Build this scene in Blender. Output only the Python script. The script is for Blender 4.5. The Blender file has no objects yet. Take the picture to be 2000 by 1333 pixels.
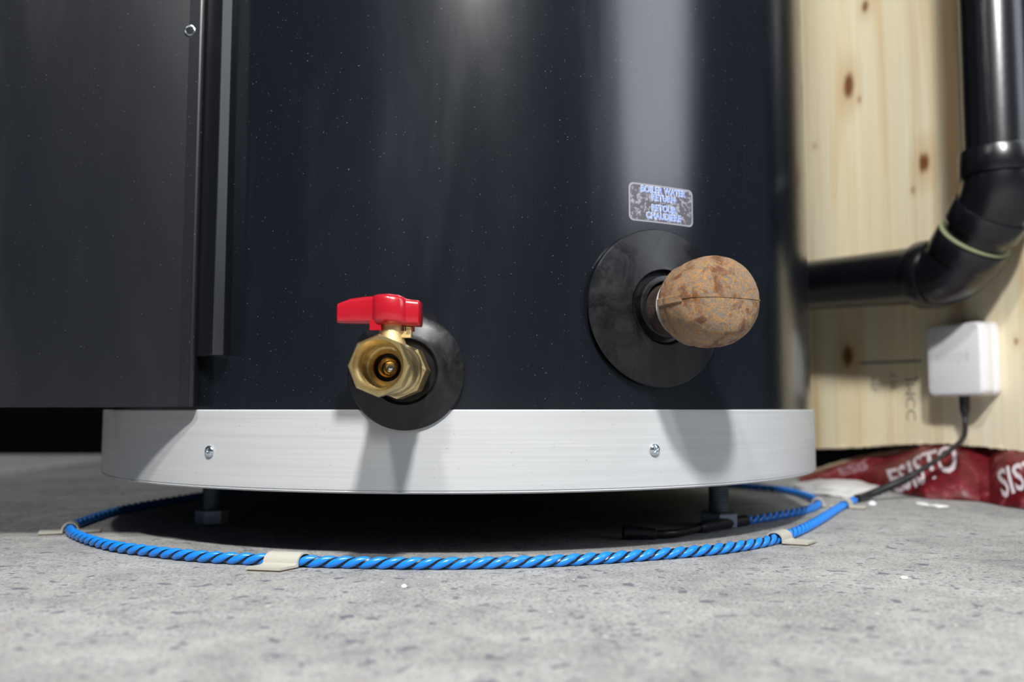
import bpy, bmesh, math, random
from mathutils import Vector, Matrix, noise
C = bpy.context.scene
COL = C.collection
PI = math.pi
random.seed(7)

# ------------------------------------------------------------ camera, world, lights, exposure
EYE = 0.0883
PITCH = math.atan(135 / 1700)
FPX = 1700.0
cam_d = bpy.data.cameras.new('camera')
cam = bpy.data.objects.new('camera', cam_d); COL.objects.link(cam)
cam.location = (0, 0, EYE); cam.rotation_euler = (PI / 2 + PITCH, 0, 0)
cam_d.sensor_width = 36; cam_d.sensor_fit = 'HORIZONTAL'; cam_d.lens = FPX / 2000 * 36
cam_d.clip_start = 0.01; cam_d.clip_end = 50
cam_d.dof.use_dof = True; cam_d.dof.focus_distance = 0.50; cam_d.dof.aperture_fstop = 5.6
C.camera = cam

w = bpy.data.worlds.new('world'); C.world = w; w.use_nodes = True
w.node_tree.nodes['Background'].inputs[0].default_value = (0.43, 0.53, 0.73, 1)
w.node_tree.nodes['Background'].inputs[1].default_value = 0.105

def area(name, loc, target, sx, sy, power, col=(1, 1, 1), spread=180):
    l = bpy.data.lights.new(name, 'AREA'); l.shape = 'RECTANGLE'; l.size = sx; l.size_y = sy
    l.energy = power; l.color = col; l.spread = math.radians(spread)
    o = bpy.data.objects.new(name, l); COL.objects.link(o); o.location = loc
    o.rotation_euler = (Vector(target) - Vector(loc)).to_track_quat('-Z', 'Y').to_euler()
    return o
# assumed lamp, unseen, placed from the cast shadows, above the photographer's low camera
area('assumed_front_lamp', (0.09, -0.40, 1.08), (0.02, 0.56, 0.06), 0.085, 0.085, 19, (1.0, 0.985, 0.96), 180)
# assumed ceiling lamp, unseen, set from shadow directions, also to brighten the boards
area('assumed_ceiling_lamp', (-0.45, -1.0, 2.2), (0.15, 0.6, 0), 0.16, 0.16, 24, (1.0, 0.985, 0.95))
# assumed second ceiling lamp, added for the lit floor, far left behind the tank
area('assumed_rear_lamp', (-1.15, 1.45, 2.3), (-0.1, 1.0, 0.2), 0.25, 0.25, 13, (1.0, 0.985, 0.96))
# assumed light, added for the tank's bright band, to the right behind the camera
area('assumed_side_panel', (1.86, -0.43, 1.62), (0.1, 0.5, 0.45), 1.00, 1.9, 18, (0.86, 0.92, 1.0))

C.view_settings.view_transform = 'Standard'; C.view_settings.look = 'None'
C.view_settings.gamma = 1; C.view_settings.use_curve_mapping = False
C.view_settings.exposure = 0.38

# ------------------------------------------------------------ geometry helpers
def ray(px, py):
    u = px - 1000; v = 666.5 - py
    return Vector((u, FPX * math.cos(PITCH) - v * math.sin(PITCH), v * math.cos(PITCH) + FPX * math.sin(PITCH)))
def at(px, py, y):                       # point of the sight line at distance y into the room
    r = ray(px, py); return Vector((0, 0, EYE)) + r * (y / r.y)
def on_floor(px, py, z=0.0):
    r = ray(px, py); return Vector((0, 0, EYE)) + r * ((z - EYE) / r.z)
TC = Vector((-0.043, 0.823, 0)); TR = 0.3078
def on_tank(px, py, R=TR):               # -> heading (0 = towards camera, + = right), z
    r = ray(px, py); d = Vector((r.x, r.y)); o = Vector((-TC.x, -TC.y))
    a = d.dot(d); b = 2 * o.dot(d); c = o.dot(o) - R * R
    t = (-b - math.sqrt(max(b * b - 4 * a * c, 0))) / (2 * a)
    p = Vector((0, 0, EYE)) + r * t
    return math.atan2(p.x - TC.x, -(p.y - TC.y)), p.z
def tankpt(h, z, R=TR):
    return Vector((TC.x + R * math.sin(h), TC.y - R * math.cos(h), z))

def link(name, me, mats, parent=None, smooth=True, ang=35):
    if not isinstance(mats, (list, tuple)): mats = [mats]
    for m in mats: me.materials.append(m)
    if smooth:
        me.polygons.foreach_set('use_smooth', [True] * len(me.polygons))
        me.set_sharp_from_angle(angle=math.radians(ang))
    o = bpy.data.objects.new(name, me); COL.objects.link(o)
    if parent: o.parent = parent
    return o
def fromdata(name, vs, fs, mats, parent=None, smooth=True, ang=35, fix=True):
    me = bpy.data.meshes.new(name); me.from_pydata([tuple(v) for v in vs], [], fs); me.update()
    if fix:
        bm = bmesh.new(); bm.from_mesh(me); bmesh.ops.remove_doubles(bm, verts=bm.verts, dist=1e-6)
        bmesh.ops.recalc_face_normals(bm, faces=bm.faces); bm.to_mesh(me); bm.free()
    return link(name, me, mats, parent, smooth, ang)
class MB:
    def __init__(s): s.v = []; s.f = []
    def add(s, vs, fs):
        n = len(s.v); s.v += list(vs); s.f += [tuple(i + n for i in f) for f in fs]; return s
    def box(s, lo, hi, M=None):
        vs = [Vector((x, y, z)) for x in (lo[0], hi[0]) for y in (lo[1], hi[1]) for z in (lo[2], hi[2])]
        if M: vs = [M @ v for v in vs]
        return s.add(vs, [(0, 1, 3, 2), (4, 6, 7, 5), (0, 4, 5, 1), (2, 3, 7, 6), (0, 2, 6, 4), (1, 5, 7, 3)])
    def lathe(s, prof, M=None, seg=48, closed=False, phase=0.0, mod=None, cap=3):
        # prof: (axial, radius[, sides])   axis = local z
        vs = []
        for p in prof:
            n = p[2] if len(p) > 2 else 0
            for i in range(seg):
                t = 2 * PI * i / seg; r = p[1]
                if n:
                    a = (t - phase) % (2 * PI / n); r = p[1] * math.cos(PI / n) / math.cos(a - PI / n)
                v = Vector((r * math.cos(t), r * math.sin(t), p[0]))
                if mod: v = mod(v, t)
                vs.append(M @ v if M else v)
        fs = []
        m = len(prof)
        for j in range(m if closed else m - 1):
            k = (j + 1) % m
            for i in range(seg):
                i2 = (i + 1) % seg
                fs.append((j * seg + i, j * seg + i2, k * seg + i2, k * seg + i))
        if not closed:
            if prof[0][1] > 1e-5 and cap & 1: fs.append(tuple(range(seg))[::-1])
            if prof[-1][1] > 1e-5 and cap & 2: fs.append(tuple((m - 1) * seg + i for i in range(seg)))
        return s.add(vs, fs)
    def tube(s, pts, r, sides=8, cap=True, up=Vector((0, 0, 1))):
        n = len(pts); vs = []
        prev = None
        for i, p in enumerate(pts):
            t = (pts[min(i + 1, n - 1)] - pts[max(i - 1, 0)]).normalized()
            if prev is None:
                a = up if abs(t.dot(up)) < 0.95 else Vector((1, 0, 0))
                x = (a - t * a.dot(t)).normalized()
            else:
                x = (prev - t * prev.dot(t)).normalized()
            prev = x; y = t.cross(x)
            rr = r[i] if isinstance(r, (list, tuple)) else r
            for k in range(sides):
                a = 2 * PI * k / sides
                vs.append(p + x * (rr * math.cos(a)) + y * (rr * math.sin(a)))
        fs = []
        for i in range(n - 1):
            for k in range(sides):
                k2 = (k + 1) % sides
                fs.append((i * sides + k, i * sides + k2, (i + 1) * sides + k2, (i + 1) * sides + k))
        if cap:
            fs.append(tuple(range(sides))[::-1]); fs.append(tuple((n - 1) * sides + k for k in range(sides)))
        return s.add(vs, fs)
    def build(s, name, mats, parent=None, **k): return fromdata(name, s.v, s.f, mats, parent, **k)
def bevel(o, wd, seg=2, ang=40):
    m = o.modifiers.new('bevel', 'BEVEL'); m.width = wd; m.segments = seg; m.limit_method = 'ANGLE'; m.angle_limit = math.radians(ang)
    m.harden_normals = False
    return o
def frame(h, z, R=TR):                    # local x = image right, y = up, z = outward from the tank
    n = Vector((math.sin(h), -math.cos(h), 0)); x = Vector((math.cos(h), math.sin(h), 0)); o = tankpt(h, z, R)
    return Matrix(((x.x, 0, n.x, o.x), (x.y, 0, n.y, o.y), (0, 1, 0, o.z), (0, 0, 0, 1)))
def catmull(P, n=16):
    out = []
    Q = [P[0] * 2 - P[1]] + list(P) + [P[-1] * 2 - P[-2]]
    for i in range(1, len(Q) - 2):
        for k in range(n):
            t = k / n; a, b, c, d = Q[i - 1], Q[i], Q[i + 1], Q[i + 2]
            out.append(0.5 * ((2 * b) + (c - a) * t + (2 * a - 5 * b + 4 * c - d) * t * t + (3 * b - a - 3 * c + d) * t ** 3))
    out.append(P[-1].copy()); return out
def resample(P, step):
    L = [0]
    for i in range(1, len(P)): L.append(L[-1] + (P[i] - P[i - 1]).length)
    n = max(2, int(L[-1] / step)); out = []; j = 0
    for k in range(n + 1):
        s = L[-1] * k / n
        while j < len(L) - 2 and L[j + 1] < s: j += 1
        f = (s - L[j]) / max(L[j + 1] - L[j], 1e-9); out.append(P[j].lerp(P[j + 1], min(max(f, 0), 1)))
    return out, L[-1]
def empty(name, loc, label, cat, group=None):
    o = bpy.data.objects.new(name, None); COL.objects.link(o); o.location = loc; o.empty_display_size = 0.02
    tag(o, label, cat, group); return o
def tag(o, label, cat, group=None, kind=None):
    o['label'] = label; o['category'] = cat
    if group: o['group'] = group
    if kind: o['kind'] = kind
    return o
def adopt(parent):                        # children are modelled in world space: keep them there
    bpy.context.view_layer.update()
    for c in parent.children: c.matrix_parent_inverse = parent.matrix_world.inverted()
def textmesh(name, body, size, mapf, mat, parent, offset=0.0, extrude=0.0, space=1.0, align='CENTER', sub=0.0):
    cu = bpy.data.curves.new(name, 'FONT'); cu.body = body; cu.size = size; cu.align_x = align; cu.offset = offset
    cu.extrude = extrude; cu.space_character = space; cu.resolution_u = 3
    o = bpy.data.objects.new(name, cu); COL.objects.link(o)
    dg = bpy.context.evaluated_depsgraph_get(); me = bpy.data.meshes.new_from_object(o.evaluated_get(dg))
    bpy.data.objects.remove(o); bpy.data.curves.remove(cu)
    bm = bmesh.new(); bm.from_mesh(me)
    if sub:
        for ax in (0, 1):
            xs = [v.co[ax] for v in bm.verts]; a = min(xs); n = int((max(xs) - a) / sub)
            for i in range(1, n + 1):
                nrm = Vector((1, 0, 0)) if ax == 0 else Vector((0, 1, 0))
                bmesh.ops.bisect_plane(bm, geom=bm.verts[:] + bm.edges[:] + bm.faces[:], plane_co=nrm * (a + i * sub), plane_no=nrm)
    for v in bm.verts: v.co = mapf(v.co)
    bm.to_mesh(me); bm.free(); me.name = name; me.materials.clear()
    return link(name, me, mat, parent, smooth=False)

# ------------------------------------------------------------ materials
def newmat(name):
    m = bpy.data.materials.new(name); m.use_nodes = True
    nt = m.node_tree; return m, nt, nt.nodes['Principled BSDF']
def plain(name, col, rough=0.5, metal=0.0, coat=0.0, spec=0.5, bump=0, bscale=200, ior=None):
    m, nt, b = newmat(name)
    b.inputs['Base Color'].default_value = (*col, 1); b.inputs['Roughness'].default_value = rough
    b.inputs['Metallic'].default_value = metal; b.inputs['Coat Weight'].default_value = coat
    b.inputs['Specular IOR Level'].default_value = spec
    if ior: b.inputs['IOR'].default_value = ior
    if bump:
        tc = nt.nodes.new('ShaderNodeNewGeometry'); n = noise_node(nt, tc.outputs['Position'], bscale, 3, 0.6)
        bp = nt.nodes.new('ShaderNodeBump'); bp.inputs['Strength'].default_value = bump; bp.inputs['Distance'].default_value = 0.0005
        nt.links.new(n.outputs['Fac'], bp.inputs['Height']); nt.links.new(bp.outputs[0], b.inputs['Normal'])
    return m
def noise_node(nt, vec, scale, detail=3, rough=0.5, dist=0.0):
    n = nt.nodes.new('ShaderNodeTexNoise'); n.inputs['Scale'].default_value = scale; n.inputs['Detail'].default_value = detail
    n.inputs['Roughness'].default_value = rough; n.inputs['Distortion'].default_value = dist
    if vec: nt.links.new(vec, n.inputs['Vector'])
    return n
def pos(nt, scale=(1, 1, 1), loc=(0, 0, 0)):
    g = nt.nodes.new('ShaderNodeNewGeometry'); mp = nt.nodes.new('ShaderNodeMapping')
    mp.inputs['Scale'].default_value = scale; mp.inputs['Location'].default_value = loc
    nt.links.new(g.outputs['Position'], mp.inputs['Vector']); return mp.outputs[0]
def ramp(nt, fac, stops, interp='LINEAR'):
    r = nt.nodes.new('ShaderNodeValToRGB'); r.color_ramp.interpolation = interp
    e = r.color_ramp.elements
    while len(e) < len(stops): e.new(0.5)
    for i, (p, c) in enumerate(stops):
        e[i].position = p; e[i].color = (c, c, c, 1) if isinstance(c, (int, float)) else (*c, 1)
    nt.links.new(fac, r.inputs['Fac']); return r.outputs['Color']
def mix(nt, fac, a, b, mode='MIX'):
    m = nt.nodes.new('ShaderNodeMix'); m.data_type = 'RGBA'; m.blend_type = mode; m.clamp_factor = True
    for s, x in ((m.inputs[0], fac), (m.inputs[6], a), (m.inputs[7], b)):
        if isinstance(x, (int, float)): s.default_value = x
        elif isinstance(x, tuple): s.default_value = (*x, 1)
        else: nt.links.new(x, s)
    return m.outputs[2]
def bumpn(nt, b, h, strength, dist):
    bp = nt.nodes.new('ShaderNodeBump'); bp.inputs['Strength'].default_value = strength; bp.inputs['Distance'].default_value = dist
    nt.links.new(h, bp.inputs['Height']); nt.links.new(bp.outputs[0], b.inputs['Normal'])
def math2(nt, op, a, b=0.0):
    m = nt.nodes.new('ShaderNodeMath'); m.operation = op
    for s, x in ((m.inputs[0], a), (m.inputs[1], b)):
        if isinstance(x, (int, float)): s.default_value = x
        else: nt.links.new(x, s)
    return m.outputs[0]

def painted_steel(name, base, dusty, rough):
    m, nt, b = newmat(name)
    # vertical smears of dust, fine specks
    n1 = noise_node(nt, pos(nt, (14, 14, 2.2)), 1.0, 4, 0.6, 0.6)
    n2 = noise_node(nt, pos(nt, (60, 60, 5)), 1.0, 3, 0.6, 0.3)
    sp = noise_node(nt, pos(nt), 900, 1, 0.4)
    spk = ramp(nt, sp.outputs['Fac'], [(0.0, 0.0), (0.76, 0.0), (0.79, 1.0)])
    smear = ramp(nt, n1.outputs['Fac'], [(0.0, 0.0), (0.50, 0.0), (0.75, 1.0)])
    sm2 = ramp(nt, n2.outputs['Fac'], [(0.0, 0.0), (0.60, 0.0), (0.8, 1.0)])
    f = math2(nt, 'ADD', math2(nt, 'MULTIPLY', smear, 0.30), math2(nt, 'MULTIPLY', sm2, 0.12))
    c = mix(nt, f, base, dusty)
    c = mix(nt, math2(nt, 'MULTIPLY', spk, 0.5), c, (0.22, 0.21, 0.20))
    nt.links.new(c, b.inputs['Base Color'])
    r = math2(nt, 'ADD', math2(nt, 'MULTIPLY', n1.outputs['Fac'], 0.16), rough - 0.08)
    nt.links.new(r, b.inputs['Roughness'])
    b.inputs['Specular IOR Level'].default_value = 0.85
    fine = noise_node(nt, pos(nt), 1400, 2, 0.5)
    bumpn(nt, b, fine.outputs['Fac'], 0.04, 0.0001)
    return m
M_TANK = painted_steel('tank_paint', (0.0040, 0.0058, 0.0088), (0.026, 0.032, 0.042), 0.20)
M_BOX = painted_steel('box_paint', (0.0040, 0.0050, 0.0080), (0.032, 0.034, 0.044), 0.32)

def ring_mat():
    m, nt, b = newmat('grey_white_plastic')
    n = noise_node(nt, pos(nt, (8, 8, 520)), 1.0, 3, 0.6)
    c = ramp(nt, n.outputs['Fac'], [(0.3, (0.46, 0.47, 0.48)), (0.7, (0.52, 0.53, 0.54))])
    d = noise_node(nt, pos(nt), 420, 1, 0.4)
    dirt = ramp(nt, d.outputs['Fac'], [(0, 0.0), (0.76, 0.0), (0.79, 1.0)])
    c = mix(nt, math2(nt, 'MULTIPLY', dirt, 0.5), c, (0.30, 0.26, 0.22))
    nt.links.new(c, b.inputs['Base Color']); b.inputs['Roughness'].default_value = 0.38
    bumpn(nt, b, n.outputs['Fac'], 0.12, 0.0003); return m
M_RING = ring_mat()
M_BLACK = plain('black_rubber', (0.012, 0.012, 0.013), 0.38, bump=0.15, bscale=300)
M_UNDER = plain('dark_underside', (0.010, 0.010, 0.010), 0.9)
M_DARKHOLE = plain('hole_shade', (0.002, 0.002, 0.002), 0.9)

def gasket_mat():
    m, nt, b = newmat('rubber_gasket')
    n = noise_node(nt, pos(nt, (1, 1, 1)), 45, 5, 0.7, 1.2)
    c = ramp(nt, n.outputs['Fac'], [(0.4, (0.005, 0.005, 0.006)), (0.75, (0.018, 0.018, 0.021))])
    nt.links.new(c, b.inputs['Base Color'])
    r = ramp(nt, n.outputs['Fac'], [(0.35, 0.24), (0.7, 0.42)]); nt.links.new(r, b.inputs['Roughness'])
    b.inputs['Specular IOR Level'].default_value = 0.4
    bumpn(nt, b, n.outputs['Fac'], 0.2, 0.0004); return m
M_GASK = gasket_mat()

def concrete_mat():
    m, nt, b = newmat('concrete')
    big = noise_node(nt, pos(nt), 7, 5, 0.6, 0.3)
    mid = noise_node(nt, pos(nt), 45, 6, 0.65, 0.2)
    fin = noise_node(nt, pos(nt), 520, 5, 0.75)
    c = ramp(nt, big.outputs['Fac'], [(0.36, (0.11, 0.11, 0.108)), (0.5, (0.32, 0.32, 0.31)), (0.66, (0.50, 0.50, 0.49))])
    c = mix(nt, 0.55, c, ramp(nt, mid.outputs['Fac'], [(0.32, (0.13, 0.13, 0.14)), (0.5, (0.34, 0.34, 0.33)), (0.68, (0.52, 0.52, 0.505))]))
    c = mix(nt, 0.42, c, ramp(nt, fin.outputs['Fac'], [(0.35, (0.15, 0.15, 0.15)), (0.65, (0.55, 0.55, 0.53))]))
    # bluish-dark pores and pits
    v = noise_node(nt, pos(nt, (1, 1.15, 1)), 210, 3, 0.6, 0.8)
    gate = ramp(nt, noise_node(nt, pos(nt), 16, 3, 0.6).outputs['Fac'], [(0.38, 0.15), (0.62, 1.0)])
    pits = ramp(nt, v.outputs['Fac'], [(0.0, 1.0), (0.355, 1.0), (0.41, 0.0)])
    v2 = noise_node(nt, pos(nt, (1, 1, 1), (3, 1, 0)), 520, 2, 0.5)
    pits2 = ramp(nt, v2.outputs['Fac'], [(0.0, 1.0), (0.36, 1.0), (0.40, 0.0)])
    v5 = noise_node(nt, pos(nt, (1, 1.1, 1), (4, 4, 0)), 92, 2, 0.5, 0.2)
    pits3 = ramp(nt, v5.outputs['Fac'], [(0.0, 0.95), (0.325, 0.95), (0.355, 0.0)])
    pp = math2(nt, 'MAXIMUM', pits3, math2(nt, 'MAXIMUM', math2(nt, 'MULTIPLY', pits, gate), math2(nt, 'MULTIPLY', pits2, 0.8)))
    c = mix(nt, math2(nt, 'MULTIPLY', pp, 0.80), c, (0.085, 0.09, 0.13))
    # pale specks and a few ochre grains
    v3 = noise_node(nt, pos(nt, (1, 1, 1), (7, 2, 0)), 260, 2, 0.5)
    c = mix(nt, math2(nt, 'MULTIPLY', ramp(nt, v3.outputs['Fac'], [(0, 0.0), (0.69, 0.0), (0.74, 1.0)]), 0.6), c, (0.80, 0.80, 0.78))
    v4 = noise_node(nt, pos(nt, (1, 1, 1), (1, 9, 0)), 70, 2, 0.5)
    c = mix(nt, math2(nt, 'MULTIPLY', ramp(nt, v4.outputs['Fac'], [(0, 0.0), (0.74, 0.0), (0.78, 1.0)]), 0.5), c, (0.50, 0.33, 0.15))
    nt.links.new(c, b.inputs['Base Color']); b.inputs['Roughness'].default_value = 0.72
    b.inputs['Specular IOR Level'].default_value = 0.35
    h = math2(nt, 'ADD', math2(nt, 'MULTIPLY', fin.outputs['Fac'], 0.5), math2(nt, 'SUBTRACT', mid.outputs['Fac'], math2(nt, 'MULTIPLY', pp, 0.6)))
    bumpn(nt, b, h, 0.55, 0.0012); return m
M_CONC = concrete_mat()

def brass(name, c1, c2, rough, bump=0.25):
    m, nt, b = newmat(name)
    n = noise_node(nt, pos(nt), 160, 4, 0.65, 0.5)
    c = ramp(nt, n.outputs['Fac'], [(0.35, c2), (0.6, c1)])
    nt.links.new(c, b.inputs['Base Color']); b.inputs['Metallic'].default_value = 1
    r = ramp(nt, n.outputs['Fac'], [(0.3, rough + 0.12), (0.7, rough)]); nt.links.new(r, b.inputs['Roughness'])
    f = noise_node(nt, pos(nt), 1500, 3, 0.6)
    bumpn(nt, b, f.outputs['Fac'], bump, 0.0002); return m
M_BRASS = brass('brass', (0.72, 0.56, 0.27), (0.52, 0.38, 0.16), 0.30)
M_BRASS_IN = brass('machined_brass', (0.70, 0.50, 0.20), (0.58, 0.38, 0.12), 0.22, 0.1)
M_BRASS_C = brass('cast_brass', (0.80, 0.64, 0.34), (0.70, 0.54, 0.26), 0.48, 0.8)
M_CHROME = plain('chrome', (0.75, 0.78, 0.82), 0.12, 1.0)
M_ZINC = plain('zinc_screw', (0.70, 0.76, 0.82), 0.18, 1.0)
M_STEEL = plain('dull_zinc', (0.32, 0.35, 0.40), 0.42, 0.9, bump=0.3)
M_RED = plain('red_enamel', (0.40, 0.006, 0.016), 0.26, coat=0.5, bump=0.12, bscale=500)
M_BLUE = plain('blue_plastic', (0.010, 0.23, 0.80), 0.30, coat=0.2)
M_BLACKC = plain('black_core', (0.006, 0.006, 0.010), 0.35)
M_BEIGE = plain('beige_plastic', (0.46, 0.445, 0.385), 0.45, bump=0.2, bscale=700)
M_ABS = plain('black_pipe_plastic', (0.004, 0.004, 0.0065), 0.27, spec=0.75, bump=0.15, bscale=120)
M_GREENISH = plain('cement_bead', (0.25, 0.27, 0.16), 0.35)
M_WHITE = plain('white_plastic', (0.80, 0.80, 0.83), 0.35)
M_GROMMET = plain('navy_grommet', (0.012, 0.015, 0.024), 0.45)
M_TAPE = plain('thread_tape', (0.38, 0.36, 0.35), 0.5)

def rust_mat(dark=False):
    m, nt, b = newmat('rusty_iron_dark' if dark else 'rusty_iron')
    n = noise_node(nt, pos(nt), 75, 8, 0.72, 0.4)
    n2 = noise_node(nt, pos(nt, (1, 1, 1), (5, 3, 1)), 620, 8, 0.85, 0.3)
    n3 = noise_node(nt, pos(nt, (1, 1, 1), (2, 7, 1)), 40, 3, 0.6)
    g = (0.24, 0.215, 0.18); o1 = (0.58, 0.27, 0.06); o2 = (0.16, 0.050, 0.014)
    if dark: g = (0.03, 0.024, 0.022); o1 = (0.09, 0.035, 0.014); o2 = (0.015, 0.010, 0.009)
    c = mix(nt, ramp(nt, n2.outputs['Fac'], [(0.47, 0.0), (0.56, 1.0)]), g, o1)
    c = mix(nt, ramp(nt, n.outputs['Fac'], [(0.50, 0.0), (0.60, 0.85)]), c, o2)
    nt.links.new(c, b.inputs['Base Color'])
    r = ramp(nt, n.outputs['Fac'], [(0.3, 0.36), (0.7, 0.62)]); nt.links.new(r, b.inputs['Roughness'])
    b.inputs['Metallic'].default_value = 0.15
    bumpn(nt, b, math2(nt, 'ADD', n2.outputs['Fac'], n.outputs['Fac']), 0.9, 0.0012); return m
M_RUST = rust_mat(); M_RUSTD = rust_mat(True)

# ------------------------------------------------------------ the setting: floor, back wall, timber wall
nx, ny = 150, 150
vs = []
for j in range(ny + 1):
    for i in range(nx + 1):
        x = -3 + 6 * i / nx; y = -2.5 + 5 * j / ny
        vs.append(Vector((x, y, 0)))
fs = [(j * (nx + 1) + i, j * (nx + 1) + i + 1, (j + 1) * (nx + 1) + i + 1, (j + 1) * (nx + 1) + i) for j in range(ny) for i in range(nx)]
mb = MB(); mb.box((-3, -2.5, -0.12), (3, 2.5, 0.0))
floor = mb.build('floor', M_CONC, smooth=False); floor['kind'] = 'structure'

M_FOUND = plain('foundation_shade_black', (0.0015, 0.0015, 0.0015), 0.95, spec=0.1, bump=0.4, bscale=60)  # near-black base puts the darkness of the unlit wall into the colour
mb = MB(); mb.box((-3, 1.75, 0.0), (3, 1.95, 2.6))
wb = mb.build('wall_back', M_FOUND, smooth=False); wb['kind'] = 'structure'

mb = MB(); mb.box((0.36, 1.30, 0.0), (2.4, 1.745, 0.45))  # block added so the gap under the boards reads as black shade
tr = mb.build('added_dark_block_1', M_FOUND, smooth=False); tr['kind'] = 'structure'
# timber wall: plane x = WX - WS*y, seen at a slant on the right
WS = 0.326; WX = 0.7686
WT = Vector((-WS, 1, 0)).normalized()            # along the wall, away from the camera
WN = Vector((-1, -WS, 0)).normalized()           # out of the wall, towards the tank
def wall_hit(px, py, off=0.0):
    r = ray(px, py); o = Vector((0, 0, EYE)); p0 = Vector((WX, 0, 0)) + WN * off
    t = (p0 - o).dot(WN) / r.dot(WN); return o + r * t
W0 = Vector((WX, 0, 0))
def wpt(s, z, off=0.0): return W0 + WT * s + Vector((0, 0, z)) + WN * off
def wcoord(px, py):
    p = wall_hit(px, py); return (p - W0).dot(WT), p.z

def wood_mat():
    m, nt, b = newmat('pine')
    g = nt.nodes.new('ShaderNodeNewGeometry')
    info = nt.nodes.new('ShaderNodeObjectInfo')
    n1 = noise_node(nt, pos(nt, (26, 26, 1.6)), 1.0, 4, 0.55, 0.8)
    n2 = noise_node(nt, pos(nt, (190, 190, 4)), 1.0, 3, 0.6, 0.2)
    n3 = noise_node(nt, pos(nt, (5, 5, 2.5), (2, 0, 4)), 1.0, 2, 0.5)
    c = ramp(nt, n1.outputs['Fac'], [(0.32, (0.95, 0.86, 0.61)), (0.54, (0.92, 0.79, 0.51)), (0.68, (0.82, 0.61, 0.32)), (0.80, (0.68, 0.45, 0.20))])
    c = mix(nt, 0.22, c, ramp(nt, n2.outputs['Fac'], [(0.35, (0.66, 0.55, 0.36)), (0.6, (0.95, 0.90, 0.76))]))
    c = mix(nt, ramp(nt, n3.outputs['Fac'], [(0.5, 0.0), (0.75, 0.35)]), c, (0.82, 0.83, 0.78))
    knots = [(1657, 168, 12, 30, 1), (1690, 12, 8, 15, .9), (1805, 318, 14, 28, 1), (1657, 695, 13, 26, 1), (1985, 667, 6, 9, .6), (1591, 286, 5, 7, .4), (1678, 195, 4, 8, .6), (1783, 372, 5, 9, .5)]
    for (kx, ky, rx, rz, st) in knots:
        s, z = wcoord(kx, ky); s2, _ = wcoord(kx + rx, ky); _, z2 = wcoord(kx, ky - rz)
        p = wpt(s, z)
        sub = nt.nodes.new('ShaderNodeVectorMath'); sub.operation = 'SUBTRACT'; nt.links.new(g.outputs['Position'], sub.inputs[0]); sub.inputs[1].default_value = p
        mul = nt.nodes.new('ShaderNodeVectorMath'); mul.operation = 'MULTIPLY'; nt.links.new(sub.outputs[0], mul.inputs[0])
        a = 1 / abs(s2 - s); mul.inputs[1].default_value = (a, a, 1 / abs(z2 - z))
        ln = nt.nodes.new('ShaderNodeVectorMath'); ln.operation = 'LENGTH'; nt.links.new(mul.outputs[0], ln.inputs[0])
        d = math2(nt, 'ADD', ln.outputs['Value'], math2(nt, 'MULTIPLY', math2(nt, 'SUBTRACT', n2.outputs['Fac'], 0.5), 0.9))
        halo = ramp(nt, math2(nt, 'MULTIPLY', d, 0.33), [(0.25, 0.5 * st), (0.9, 0.0)])
        c = mix(nt, halo, c, (0.62, 0.40, 0.17))
        core = ramp(nt, d, [(0.5, st), (1.0, 0.0)])
        c = mix(nt, core, c, (0.22, 0.085, 0.02))
    # darker brown band along one board's edge (world position along the wall)
    s0, _ = wcoord(1843, 200); s1, _ = wcoord(1872, 200)
    dt = nt.nodes.new('ShaderNodeVectorMath'); dt.operation = 'DOT_PRODUCT'; nt.links.new(g.outputs['Position'], dt.inputs[0]); dt.inputs[1].default_value = WT
    off = W0.dot(WT)
    cc = math2(nt, 'SUBTRACT', dt.outputs['Value'], off + (s0 + s1) / 2)
    cc = math2(nt, 'ADD', cc, math2(nt, 'MULTIPLY', math2(nt, 'SUBTRACT', n1.outputs['Fac'], 0.5), 0.02))
    band = ramp(nt, math2(nt, 'DIVIDE', math2(nt, 'ABSOLUTE', cc), abs(s1 - s0) * 1.1), [(0.25, 0.8), (0.8, 0.0)])
    sx = nt.nodes.new('ShaderNodeSeparateXYZ'); nt.links.new(g.outputs['Position'], sx.inputs[0])
    up = ramp(nt, sx.outputs['Z'], [(0.12, 0.0), (0.22, 1.0)])
    c = mix(nt, math2(nt, 'MULTIPLY', band, up), c, (0.40, 0.235, 0.10))
    c = mix(nt, 1.0, c, ramp(nt, info.outputs['Random'], [(0, (0.93, 0.93, 0.93)), (1, (1, 1, 1))]), 'MULTIPLY')
    nt.links.new(c, b.inputs['Base Color']); b.inputs['Roughness'].default_value = 0.62
    bumpn(nt, b, n2.outputs['Fac'], 0.25, 0.0006); return m
M_WOOD = wood_mat()
M_SAWN = plain('sawn_end_grain', (0.72, 0.64, 0.44), 0.8, bump=0.5, bscale=300)

def bottom_z(s):                                  # wavy sawn bottom edge of the boards
    ctrl = [(wcoord(2080, 895)), (wcoord(2000, 882)), (wcoord(1940, 875)), (wcoord(1850, 867)), (wcoord(1760, 868)), (wcoord(1680, 874)), (wcoord(1590, 877)), (wcoord(1500, 880))]
    if s <= ctrl[0][0]: return ctrl[0][1]
    for a, b_ in zip(ctrl, ctrl[1:]):
        if s <= b_[0]:
            f = (s - a[0]) / (b_[0] - a[0]); return a[1] + (b_[1] - a[1]) * f
    return ctrl[-1][1]
TOPZ = 1.6
edges_px = [1505, 1587, 1673, 1772, 1866]
S = sorted([wcoord(px, 300)[0] for px in edges_px])
SEND = 0.85                                       # timber ends just right of the frame
S_all = [SEND] + S + [S[-1] + 0.12, S[-1] + 0.26, S[-1] + 0.42]
wr = bpy.data.objects.new('wall_right', None); COL.objects.link(wr); wr['kind'] = 'structure'
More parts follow.
